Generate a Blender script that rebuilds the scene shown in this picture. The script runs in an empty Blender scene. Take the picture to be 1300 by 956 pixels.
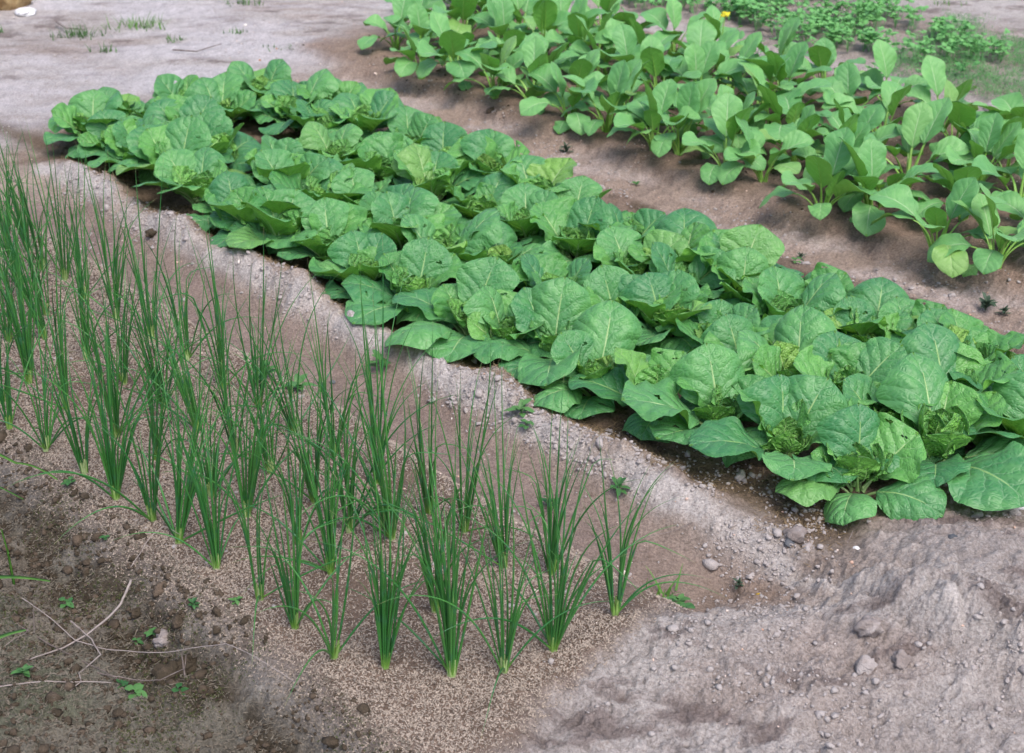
import bpy, math, random
import numpy as np
R = math.radians
PI = math.pi

# ------------------------------------------------------------------ camera
FPX = 1805.0; CAMH = 1.7; PITCH = math.atan(933 / FPX)
scene = bpy.context.scene
cd = bpy.data.cameras.new("camera"); cam = bpy.data.objects.new("camera", cd)
scene.collection.objects.link(cam); scene.camera = cam
cd.sensor_width = 36.0; cd.lens = 50.0; cd.shift_y = -45.0 / 1300.0
cd.clip_start = 0.05; cd.clip_end = 500
cam.location = (0, 0, CAMH); cam.rotation_euler = (PI / 2 - PITCH, 0, 0)
cd.dof.use_dof = True; cd.dof.focus_distance = 2.95; cd.dof.aperture_fstop = 7.0

# ------------------------------------------------------------------ light
SUN_EL, SUN_AZ = 62.0, 150.0          # thin overcast, light from above and a little behind the beds
w = bpy.data.worlds.new("World"); scene.world = w; w.use_nodes = True
nt = w.node_tree; bg = nt.nodes["Background"]
sky = nt.nodes.new("ShaderNodeTexSky"); sky.sky_type = 'NISHITA'; sky.sun_disc = False
sky.sun_elevation = R(SUN_EL); sky.sun_rotation = R(SUN_AZ); sky.dust_density = 3.0; sky.air_density = 1.0
nt.links.new(sky.outputs[0], bg.inputs[0]); bg.inputs[1].default_value = 0.15
sl = bpy.data.lights.new("sun", 'SUN'); so = bpy.data.objects.new("sun", sl); scene.collection.objects.link(so)
sl.energy = 1.6; sl.angle = R(38); sl.color = (1.0, 0.965, 0.92)
# the sky's sun_rotation turns clockwise from +Y seen from above
so.rotation_euler = (R(90 - SUN_EL), 0, R(180 - SUN_AZ))
vs = scene.view_settings
vs.view_transform = 'Standard'; vs.look = 'None'; vs.gamma = 1.0; vs.exposure = 0.78; vs.use_curve_mapping = False

# ------------------------------------------------------------------ helpers
col = scene.collection
rnd = random.Random(7)

def at(px, py, z=0.0):
    """point of the photograph -> place on the level z"""
    a = (px - 650) / FPX; b = (433 - py) / FPX
    dy = math.cos(PITCH) + b * math.sin(PITCH); dz = -math.sin(PITCH) + b * math.cos(PITCH)
    t = (CAMH - z) / -dz
    return a * t, dy * t
def to_px(x, y, z=0.0):
    Z = z - CAMH
    d = y * math.cos(PITCH) - Z * math.sin(PITCH); up = y * math.sin(PITCH) + Z * math.cos(PITCH)
    return 650 + FPX * x / d, 433 - FPX * up / d
def uv_of(x, y): return .695 * x - .719 * y, .719 * x + .695 * y      # along the beds / across them
def xy_of(u, v): return .695 * u + .719 * v, -.719 * u + .695 * v

def smooth(a, b, x):
    t = np.clip((x - a) / (b - a), 0, 1); return t * t * (3 - 2 * t)
def vnoise(x, y, seed=0):
    x = np.asarray(x, float); y = np.asarray(y, float)
    xi = np.floor(x).astype(np.int64); yi = np.floor(y).astype(np.int64)
    fx = x - xi; fy = y - yi; fx = fx * fx * (3 - 2 * fx); fy = fy * fy * (3 - 2 * fy)
    def h(a, b):
        n = (a * 374761393 + b * 668265263 + seed * 1442695041) & 0xFFFFFFFF
        n = ((n ^ (n >> 13)) * 1274126177) & 0xFFFFFFFF
        n = n ^ (n >> 16)
        return (n & 0xFFFFFF) / float(0xFFFFFF)
    return (h(xi, yi) * (1 - fx) + h(xi + 1, yi) * fx) * (1 - fy) + (h(xi, yi + 1) * (1 - fx) + h(xi + 1, yi + 1) * fx) * fy
def fbm(x, y, o=4, seed=0, g=.5):
    s = 0; a = 1; n = 0
    for i in range(o):
        s = s + a * (vnoise(x, y, seed + i * 17) - .5); n += a; a *= g; x = x * 2.03 + 3.1; y = y * 2.03 + 1.7
    return s / n * 2

def mesh(name, v, f, mats, uvs=None, mi=None, smooth_=True):
    me = bpy.data.meshes.new(name); me.from_pydata([tuple(p) for p in v], [], [tuple(q) for q in f])
    for m in mats: me.materials.append(m)
    if uvs is not None:
        l = me.uv_layers.new(name="UVMap"); vi = np.zeros(len(me.loops), dtype=np.int32)
        me.loops.foreach_get("vertex_index", vi)
        l.data.foreach_set("uv", np.asarray(uvs, dtype=np.float32)[vi].ravel())
    if mi is not None: me.polygons.foreach_set("material_index", np.asarray(mi, dtype=np.int32))
    if smooth_: me.polygons.foreach_set("use_smooth", np.ones(len(me.polygons), dtype=bool))
    me.update(); return me
def obj(name, me, parent=None, loc=(0, 0, 0), rot=(0, 0, 0), sc=1.0):
    o = bpy.data.objects.new(name, me); col.objects.link(o); o.parent = parent
    o.location = loc; o.rotation_euler = rot
    o.scale = (sc, sc, sc) if isinstance(sc, (int, float)) else sc
    return o
def tag(o, label, cat, group=None, kind=None):
    o['label'] = label; o['category'] = cat
    if group: o['group'] = group
    if kind: o['kind'] = kind
    return o

# ------------------------------------------------------------------ materials
class N:
    def __init__(s, name):
        s.m = bpy.data.materials.new(name); s.m.use_nodes = True; s.t = s.m.node_tree
        s.p = s.t.nodes["Principled BSDF"]; s.out = s.t.nodes["Material Output"]
    def n(s, typ, **k):
        q = s.t.nodes.new(typ)
        for a, b in k.items(): setattr(q, a, b)
        return q
    def link(s, a, b): s.t.links.new(a, b)
    def put(s, sock, v):
        if hasattr(v, 'links'): s.link(v, sock)
        else: sock.default_value = v
    def math(s, op, a, b=0.0, c=0.0, clamp=False):
        q = s.n("ShaderNodeMath", operation=op, use_clamp=clamp)
        s.put(q.inputs[0], a); s.put(q.inputs[1], b); s.put(q.inputs[2], c); return q.outputs[0]
    def mix(s, f, a, b, mode='MIX'):
        q = s.n("ShaderNodeMix", data_type='RGBA', blend_type=mode)
        s.put(q.inputs[0], f); s.put(q.inputs[6], a if hasattr(a, 'links') else (*a, 1)); s.put(q.inputs[7], b if hasattr(b, 'links') else (*b, 1))
        return q.outputs[2]
    def ramp(s, x, lo, hi):
        q = s.n("ShaderNodeMapRange", interpolation_type='SMOOTHSTEP'); s.put(q.inputs[0], x)
        q.inputs[1].default_value = lo; q.inputs[2].default_value = hi; return q.outputs[0]
    def noise(s, vec, scale, detail=3, rough=.55):
        q = s.n("ShaderNodeTexNoise"); q.inputs['Scale'].default_value = scale; q.inputs['Detail'].default_value = detail
        q.inputs['Roughness'].default_value = rough; s.put(q.inputs['Vector'], vec); return q.outputs[0]
    def bump(s, h, dist, strength=1.0, prev=None):
        q = s.n("ShaderNodeBump"); q.inputs['Distance'].default_value = dist; q.inputs['Strength'].default_value = strength
        s.put(q.inputs['Height'], h)
        if prev is not None: s.link(prev, q.inputs['Normal'])
        return q.outputs[0]

def leaf_material(name, deep, light, under, vein, nv=7.0, slope=.42, vw=.016, rough=.42, trans=.22, net=14, netb=.0012, veinb=.002, ribw=.05):
    k = N(name)
    uv = k.n("ShaderNodeUVMap").outputs[0]; sep = k.n("ShaderNodeSeparateXYZ"); k.link(uv, sep.inputs[0])
    s = k.math('ABSOLUTE', k.math('MULTIPLY_ADD', sep.outputs[0], 2.0, -1.0)); t = sep.outputs[1]
    info = k.n("ShaderNodeObjectInfo")
    # midrib, tapering to the tip
    rw = k.math('MULTIPLY_ADD', t, -ribw * .8, ribw)
    rib = k.math('SUBTRACT', 1.0, k.math('DIVIDE', s, rw), clamp=True)
    rib = k.math('POWER', rib, .6)
    rib = k.math('MULTIPLY', rib, k.ramp(t, 1.0, .55))
    # side veins
    wv3 = k.n('ShaderNodeVectorMath', operation='MULTIPLY_ADD'); k.link(uv, wv3.inputs[0]); wv3.inputs[1].default_value = (1, 1, 1)
    cmb = k.n('ShaderNodeCombineXYZ'); k.put(cmb.inputs[2], k.math('MULTIPLY', info.outputs['Random'], 40.0)); k.link(cmb.outputs[0], wv3.inputs[2])
    wob = k.math('MULTIPLY', k.math('SUBTRACT', k.noise(wv3.outputs[0], 3.5, 3), .5), 1.1)
    side = k.math('MULTIPLY', k.math('GREATER_THAN', sep.outputs[0], .5), .5)
    ph = k.math('ADD', k.math('ADD', k.math('MULTIPLY', k.math('MULTIPLY_ADD', k.math('POWER', s, .85), -slope, t), nv), wob), side)
    fr = k.math('FRACT', ph)
    d = k.math('MINIMUM', fr, k.math('SUBTRACT', 1.0, fr))
    vw2 = k.math('MULTIPLY_ADD', s, -vw * nv * .7, vw * nv)
    lat = k.math('SUBTRACT', 1.0, k.math('DIVIDE', d, vw2), clamp=True)
    lat = k.math('MULTIPLY', lat, k.ramp(s, .98, .45))
    lat = k.math('MULTIPLY', lat, k.ramp(s, 1.25, -.1))
    vm = k.math('MAXIMUM', rib, k.math('MULTIPLY', lat, .5))
    bul = k.math('SINE', k.math('MULTIPLY', d, PI))
    # small net of veins
    mp = k.n("ShaderNodeMapping"); k.link(uv, mp.inputs[0]); mp.inputs['Scale'].default_value = (net, net * 1.15, 1)
    vo = k.n("ShaderNodeTexVoronoi", feature='DISTANCE_TO_EDGE'); k.link(mp.outputs[0], vo.inputs['Vector']); vo.inputs['Scale'].default_value = 1.0
    cell = k.ramp(vo.outputs['Distance'], 0.0, .30)
    # colour
    geo = k.n("ShaderNodeNewGeometry")
    big = k.noise(geo.outputs['Position'], 26.0, 2)
    f = k.math('ADD', k.math('MULTIPLY', info.outputs['Random'], .75), k.math('MULTIPLY', k.math('SUBTRACT', big, .5), 1.1), clamp=True)
    c = k.mix(f, deep, light)
    c = k.mix(k.math('MULTIPLY', k.ramp(s, .75, 1.0), .25), c, light)
    c = k.mix(k.math('MULTIPLY', k.math('SUBTRACT', 1.0, cell), .07), c, vein)
    c = k.mix(k.math('MULTIPLY', vm, .75), c, vein)
    c = k.mix(k.math('MULTIPLY', k.ramp(info.outputs['Random'], .90, 1.0), .38), c, (.27, .38, .06))
    # a few tiny insect specks
    sp = k.noise(geo.outputs['Position'], 210.0, 1)
    c = k.mix(k.math('MULTIPLY', k.ramp(sp, .80, .84), .6), c, (.30, .26, .10))
    c = k.mix(k.math('MULTIPLY', geo.outputs['Backfacing'], .85), c, under)
    k.link(c, k.p.inputs['Base Color'])
    k.p.inputs['Roughness'].default_value = rough; k.p.inputs['Specular IOR Level'].default_value = .5
    b = k.bump(k.math('MULTIPLY', cell, 1.0), netb)
    b = k.bump(bul, veinb, 1.0, b)
    b = k.bump(k.noise(geo.outputs['Position'], 60.0, 2), .0008, 1.0, b)
    k.p.inputs['Sheen Weight'].default_value = .06; k.p.inputs['Sheen Roughness'].default_value = .5; k.p.inputs['Sheen Tint'].default_value = (.75, .85, 1, 1)
    k.link(b, k.p.inputs['Normal'])
    tr = k.n("ShaderNodeBsdfTranslucent"); k.link(k.mix(.6, c, (under[0] * 1.6, under[1] * 1.5, under[2])), tr.inputs[0]); k.link(b, tr.inputs[1])
    mx = k.n("ShaderNodeMixShader"); mx.inputs[0].default_value = trans
    k.link(k.p.outputs[0], mx.inputs[1]); k.link(tr.outputs[0], mx.inputs[2]); k.link(mx.outputs[0], k.out.inputs[0])
    return k.m

M_mus = leaf_material("mustard_leaf", (.040, .200, .062), (.125, .360, .090), (.12, .30, .035), (.40, .58, .34), nv=5, vw=.012, netb=.0009, veinb=.0022, rough=.44)
M_mid = leaf_material('mustard_young_leaf', (.055, .235, .050), (.160, .420, .080), (.14, .35, .04), (.44, .62, .34), nv=5, vw=.012, netb=.0009, veinb=.0022, rough=.44)
M_inn = leaf_material("mustard_heart_leaf", (.080, .290, .055), (.200, .470, .085), (.17, .42, .06), (.44, .62, .30), nv=5, net=11, netb=.002, veinb=.003)
M_cho = leaf_material("choy_leaf", (.095, .310, .085), (.195, .460, .130), (.15, .36, .05), (.50, .66, .38), nv=6, slope=.35, vw=.009, rough=.42, net=26, netb=.0004, veinb=.0008, ribw=.07)

def simple(name, c1, c2, scale=30, rough=.6, bumpd=.001, trans=0.0, spec=.4):
    k = N(name); geo = k.n("ShaderNodeNewGeometry"); info = k.n("ShaderNodeObjectInfo")
    f = k.math('ADD', k.noise(geo.outputs['Position'], scale, 4), k.math('MULTIPLY_ADD', info.outputs['Random'], .5, -.25), clamp=True)
    c = k.mix(k.ramp(f, .25, .75), c1, c2); k.link(c, k.p.inputs['Base Color']); k.p.inputs['Roughness'].default_value = rough
    k.p.inputs['Specular IOR Level'].default_value = spec
    k.link(k.bump(k.noise(geo.outputs['Position'], scale * 6, 4), bumpd), k.p.inputs['Normal'])
    if trans:
        tr = k.n("ShaderNodeBsdfTranslucent"); k.link(c, tr.inputs[0]); mx = k.n("ShaderNodeMixShader"); mx.inputs[0].default_value = trans
        k.link(k.p.outputs[0], mx.inputs[1]); k.link(tr.outputs[0], mx.inputs[2]); k.link(mx.outputs[0], k.out.inputs[0])
    return k.m
M_pet = simple("pale_leaf_stalk", (.22, .40, .12), (.36, .52, .22), 40, .35, .0004, .15)
M_cpet = simple("green_leaf_stalk", (.17, .38, .05), (.30, .52, .12), 40, .35, .0004, .15)
M_bulb = simple("onion_base", (.20, .34, .08), (.38, .48, .22), 60, .4, .0004)
M_weed = simple("weed_leaf", (.035, .12, .035), (.09, .22, .06), 50, .5, .0006, .2)
M_wdark = simple("dull_weed_leaf", (.05, .085, .05), (.11, .15, .09), 50, .6, .0006, .1)
M_grass = simple("grass_blade_green", (.05, .15, .02), (.11, .25, .04), 30, .45, .0003, .2)
M_cor = simple("coriander_leaf", (.080, .26, .070), (.17, .42, .13), 20, .5, .0004, .25)
M_yel = simple("yellow_petal", (.75, .62, .02), (.85, .75, .05), 50, .5, .0003, .2)
M_dry = simple("dry_stem", (.13, .10, .09), (.31, .26, .24), 60, .75, .0008)
M_husk = simple("rice_husk", (.12, .09, .068), (.42, .345, .285), 380, .7, .0003)
M_straw = simple("straw", (.10, .065, .035), (.26, .18, .10), 120, .8, .0003)
M_lit = simple("dead_litter", (.045, .04, .03), (.16, .135, .105), 240, .85, .0003)
M_clod = simple("dry_clod", (.23, .19, .175), (.40, .355, .34), 45, .9, .004, 0, .15)
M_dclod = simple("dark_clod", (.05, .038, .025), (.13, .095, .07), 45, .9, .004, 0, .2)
M_stone = simple("stone", (.25, .23, .22), (.42, .39, .37), 60, .7, .001)
M_dstone = simple("dark_stone", (.05, .055, .065), (.12, .12, .13), 60, .6, .001)
M_tan = simple("tan_rock", (.22, .13, .055), (.50, .36, .18), 22, .85, .006)
M_och = simple("ochre_rock", (.26, .17, .02), (.42, .27, .03), 22, .85, .006)
M_white = simple("plaster", (.62, .60, .60), (.80, .78, .78), 60, .8, .002)
M_moss = simple("moss", (.025, .035, .010), (.07, .085, .02), 60, .9, .001)

# onion leaves: hollow tubes, pale at the foot, blue-green bloom further up
k = N("onion_leaf"); uvn = k.n("ShaderNodeUVMap").outputs[0]; sp_ = k.n("ShaderNodeSeparateXYZ"); k.link(uvn, sp_.inputs[0])
info = k.n("ShaderNodeObjectInfo"); geo = k.n("ShaderNodeNewGeometry")
c = k.mix(info.outputs['Random'], (.025, .150, .032), (.080, .270, .055))
c = k.mix(k.ramp(k.noise(geo.outputs['Position'], 40, 2), .5, .75), c, (.050, .190, .085))
c = k.mix(k.ramp(sp_.outputs[1], .10, .0), c, (.16, .33, .05))
c = k.mix(k.ramp(sp_.outputs[1], .93, .99), c, (.38, .34, .17))
k.link(c, k.p.inputs['Base Color']); k.p.inputs['Roughness'].default_value = .36
tr = k.n("ShaderNodeBsdfTranslucent"); k.link(c, tr.inputs[0]); mx = k.n("ShaderNodeMixShader"); mx.inputs[0].default_value = .18
k.link(k.p.outputs[0], mx.inputs[1]); k.link(tr.outputs[0], mx.inputs[2]); k.link(mx.outputs[0], k.out.inputs[0])
M_on = k.m

# ------------------------------------------------------------------ ground
def ground(x, y, colour=False):
    x = np.asarray(x, float); y = np.asarray(y, float)
    u, v = uv_of(x, y)
    wv = v + .035 * fbm(u * 2.2, v * 2.2, 3, 5) + .02 * fbm(u * 9, v * 9, 2, 9)
    wu = u + .08 * fbm(u * 2.5 + 9, v * 2.5, 3, 6)
    inb = 1 - smooth(-1.33, -1.26, wu + .03 * fbm(u * 20, v * 20, 2, 7))                  # furrow and onion bed end here
    far = 1 - smooth(-4.75, -4.45, wu)                  # beyond the far end of the beds
    end = smooth(-1.28, -1.12, wu)                      # beyond the near end of the mustard bed
    n1 = fbm(u * 1.3, v * 1.3, 3, 21); n2 = fbm(x * 7, y * 7, 4, 31); n3 = fbm(x * 28, y * 28, 4, 41, .6); n4 = fbm(x * 95, y * 95, 3, 51, .6)
    z = .02 * n1
    onion = smooth(1.02, 1.14, wv) * (1 - smooth(1.70, 1.80, wv)) * inb * (1 - smooth(-4.2, -4.4, wu) * 0)
    onion = onion * smooth(-4.35, -4.0, wu)
    furrow = smooth(1.70, 1.80, wv) * (1 - smooth(1.90, 2.03, wv)) * inb * smooth(-4.4, -3.9, wu)
    crest = np.exp(-((wv - 2.045) / .06) ** 2) * smooth(-4.5, -4.2, wu) * (1 - smooth(-1.62, -1.45, wu) * .4)
    mus = smooth(2.08, 2.17, wv) * (1 - smooth(3.20, 3.32, wv)) * (1 - end) * smooth(-4.85, -4.65, wu)
    path = smooth(3.22, 3.32, wv) * (1 - smooth(3.46, 3.56, wv)) * smooth(-4.8, -4.4, wu)
    choy = smooth(3.44, 3.56, wv) * (1 - smooth(4.72, 4.86, wv)) * smooth(-5.1, -4.85, wu)
    herb = smooth(4.95, 5.1, wv) * (1 - smooth(5.9, 6.1, wv))
    ditch = (1 - smooth(.98, 1.12, wv)) * (1 - smooth(-1.5, -1.2, wu))
    bank = (1 - inb) * (1 - smooth(2.0, 2.2, wv)) + end * smooth(1.9, 2.2, wv)
    z = z + .030 * onion - .035 * furrow + .050 * crest * (1 + .5 * n2) + .0 * mus - .02 * path + .02 * choy
    z = z - .07 * ditch * (1 - .6 * smooth(.98, .7, wv)) + .02 * ditch * n2
    # the heaped sand at the near end, with the hollow behind it
    hx, hy = at(960, 722); z = z - .045 * np.exp(-(((x - hx) / .24) ** 2 + ((y - hy) / .11) ** 2))
    for (px, py, sx, sy, hh) in ((1240, 735, .22, .16, .075), (1120, 800, .18, .07, .04), (900, 815, .2, .06, .03), (1300, 830, .3, .12, .05), (1000, 880, .3, .1, .03)):
        hx, hy = at(px, py); z = z + hh * np.exp(-(((x - hx) / sx) ** 2 + ((y - hy) / sy) ** 2))
    rough = .35 + 1.3 * crest + .9 * mus + 1.1 * path + .8 * choy + 1.7 * ditch + 1.15 * bank + .5 * herb - .15 * furrow
    z = z + rough * (.010 * n2 + .0085 * n3 + .0040 * n4)
    # crumbly lumps on the crest and at the near end
    lump = np.maximum(0, fbm(x * 38, y * 38, 2, 77)) ** 1.3
    lump2 = np.maximum(0, fbm(x * 15, y * 15, 3, 78)) ** 1.2
    z = z + .022 * lump2 * np.clip(bank + .4 * crest, 0, 1)
    z = z + .016 * lump * np.clip(crest + .7 * bank + .5 * ditch + .25 * path, 0, 1.2)
    if not colour: return z
    def c3(a): return np.array(a)[None, :]
    def mixc(a, b, f): f = np.clip(f, 0, 1)[:, None]; return a * (1 - f) + b * f
    pale = c3((.36, .315, .295)); pale2 = c3((.48, .435, .415)); brown = c3((.235, .172, .135)); rose = c3((.315, .24, .205)); dark = c3((.055, .042, .028))
    c = mixc(pale + 0 * x[:, None], pale2, .5 + .8 * fbm(x * 3, y * 3, 4, 61))
    c = mixc(c, rose, smooth(.05, .6, fbm(x * 2.2 + 5, y * 5, 4, 62)) * .5)
    c = mixc(c, c3((.17, .13, .12)), smooth(.12, .45, fbm(x * 7, y * 18, 5, 63, .6)) * .75)
    c = mixc(c, c3((.56, .525, .54)), (1 - smooth(-5.0, -4.5, wu)) * smooth(-.5, .3, fbm(x * 2.5, y * 6, 4, 79)) * .75)
    zone = smooth(1.68, 1.8, wv) * (1 - smooth(3.5, 3.6, wv)) * (1 - smooth(-1.5, -1.3, wu)) * smooth(-4.75, -4.5, wu)
    c = mixc(c, c3((.36, .285, .235)), zone * .95)
    c = mixc(c, c3((.19, .13, .10)), zone * smooth(.0, .5, fbm(x * 6, y * 9, 4, 73)) * .7)
    c = mixc(c, rose * .85, furrow * .9)
    c = mixc(c, c3((.26, .195, .175)), furrow * smooth(-.1, .5, fbm(x * 5, y * 5, 4, 64)) * .7)
    c = mixc(c, c3((.20, .145, .115)), onion)
    c = mixc(c, brown, np.clip(mus * 1.0, 0, 1))
    c = mixc(c, dark * 1.5, mus * smooth(0, .5, fbm(x * 12, y * 12, 3, 65)) * .7)
    c = mixc(c, c3((.34, .26, .215)), path * .9)
    c = mixc(c, c3((.42, .345, .315)), path * smooth(-.2, .3, fbm(x * 4 + 3, y * 7, 4, 66)))
    c = mixc(c, brown * 1.15, choy * .95)
    c = mixc(c, c3((.30, .21, .165)), choy * smooth(.0, .45, fbm(x * 7, y * 9, 3, 67)) * .6)
    c = mixc(c, rose * .9, herb * .45)
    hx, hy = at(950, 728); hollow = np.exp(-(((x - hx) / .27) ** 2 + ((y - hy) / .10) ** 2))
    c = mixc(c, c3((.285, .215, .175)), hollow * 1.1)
    c = mixc(c, pale2 * 1.06, np.clip(np.exp(-((wv - 2.015) / .034) ** 2) * np.clip(crest * 3, 0, 1) * 1.15 * (.8 + fbm(x * 10, y * 10, 2, 68)), 0, 1))
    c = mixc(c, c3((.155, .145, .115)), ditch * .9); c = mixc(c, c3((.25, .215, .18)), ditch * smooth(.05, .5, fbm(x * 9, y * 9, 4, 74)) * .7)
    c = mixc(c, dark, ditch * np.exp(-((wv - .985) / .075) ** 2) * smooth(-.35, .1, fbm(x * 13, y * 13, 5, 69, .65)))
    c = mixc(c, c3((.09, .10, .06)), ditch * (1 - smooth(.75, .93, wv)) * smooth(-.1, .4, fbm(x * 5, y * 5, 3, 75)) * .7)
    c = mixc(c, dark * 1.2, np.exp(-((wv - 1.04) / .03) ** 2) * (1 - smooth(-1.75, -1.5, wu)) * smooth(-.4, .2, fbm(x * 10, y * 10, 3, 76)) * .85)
    # dark brown strip of straw litter between the mustard bed and the crest
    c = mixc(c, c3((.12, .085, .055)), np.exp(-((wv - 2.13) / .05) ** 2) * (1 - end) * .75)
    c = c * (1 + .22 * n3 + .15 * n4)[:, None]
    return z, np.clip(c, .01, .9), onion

def gz(x, y): return float(ground(np.array([x]), np.array([y]))[0])

def build_ground():
    ys = [-8.0, -4, -2, -.5, .5, 1.0, 1.3, 1.5]; y = 1.6
    while y < 7.6: ys.append(y); y += .0046 * (y / 1.8) ** 1.15
    for q in (8, 8.8, 10, 12, 15, 20, 30, 50, 90): ys.append(q)
    ys = np.array(ys); c = np.linspace(-1, 1, 620)
    c = np.concatenate([[-60, -25, -12, -6, -3.5, -2.2, -1.5, -1.2], c, [1.2, 1.5, 2.2, 3.5, 6, 12, 25, 60]])
    hw = np.clip(ys, 1.4, 9) * .40 + .12
    X = c[None, :] * hw[:, None]; Y = np.repeat(ys[:, None], len(c), 1)
    x = X.ravel(); y = Y.ravel(); z, cc, _ = ground(x, y, True)
    nr, nc = X.shape; idx = np.arange(nr * nc).reshape(nr, nc)
    q = np.stack([idx[:-1, :-1], idx[:-1, 1:], idx[1:, 1:], idx[1:, :-1]], -1).reshape(-1, 4)
    me = bpy.data.meshes.new("ground"); me.vertices.add(len(x)); me.vertices.foreach_set("co", np.stack([x, y, z], 1).astype(np.float32).ravel())
    me.loops.add(q.size); me.loops.foreach_set("vertex_index", q.ravel().astype(np.int32))
    me.polygons.add(len(q)); me.polygons.foreach_set("loop_start", np.arange(0, q.size, 4, dtype=np.int32))
    me.polygons.foreach_set("use_smooth", np.ones(len(q), dtype=bool)); me.update(calc_edges=True); me.validate()
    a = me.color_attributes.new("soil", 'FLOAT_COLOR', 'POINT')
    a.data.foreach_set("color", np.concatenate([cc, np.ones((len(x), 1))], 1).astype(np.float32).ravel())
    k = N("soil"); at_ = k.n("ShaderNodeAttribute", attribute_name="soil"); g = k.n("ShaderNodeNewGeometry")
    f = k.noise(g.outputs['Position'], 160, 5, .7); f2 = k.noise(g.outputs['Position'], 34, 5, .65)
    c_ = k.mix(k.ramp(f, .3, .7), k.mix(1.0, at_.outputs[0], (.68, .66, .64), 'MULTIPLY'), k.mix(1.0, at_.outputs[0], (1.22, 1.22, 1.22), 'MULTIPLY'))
    c_ = k.mix(k.math('MULTIPLY', k.ramp(f2, .56, .72), .45), c_, k.mix(1.0, c_, (.62, .54, .48), 'MULTIPLY'))
    k.link(c_, k.p.inputs['Base Color']); k.p.inputs['Roughness'].default_value = .92; k.p.inputs['Specular IOR Level'].default_value = .12
    b = k.bump(k.noise(g.outputs['Position'], 420, 4, .7), .003); b = k.bump(f, .006, 1, b); b = k.bump(f2, .012, 1, b); k.link(b, k.p.inputs['Normal'])
    me.materials.append(k.m)
    o = obj("ground", me); o['kind'] = 'structure'; o['label'] = 'sandy garden soil with raised beds, furrows and a crumbly pale crest'
build_ground()

# ------------------------------------------------------------------ leaves
def curve(L, e0, e1, n, pw=1.0):
    t = np.linspace(0, 1, n); e = np.radians(e0 + (e1 - e0) * t ** pw); ds = L / (n - 1)
    em = (e[1:] + e[:-1]) / 2
    X = np.concatenate([[0], np.cumsum(np.cos(em) * ds)]); Z = np.concatenate([[0], np.cumsum(np.sin(em) * ds)])
    return t, X, Z, e

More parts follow.
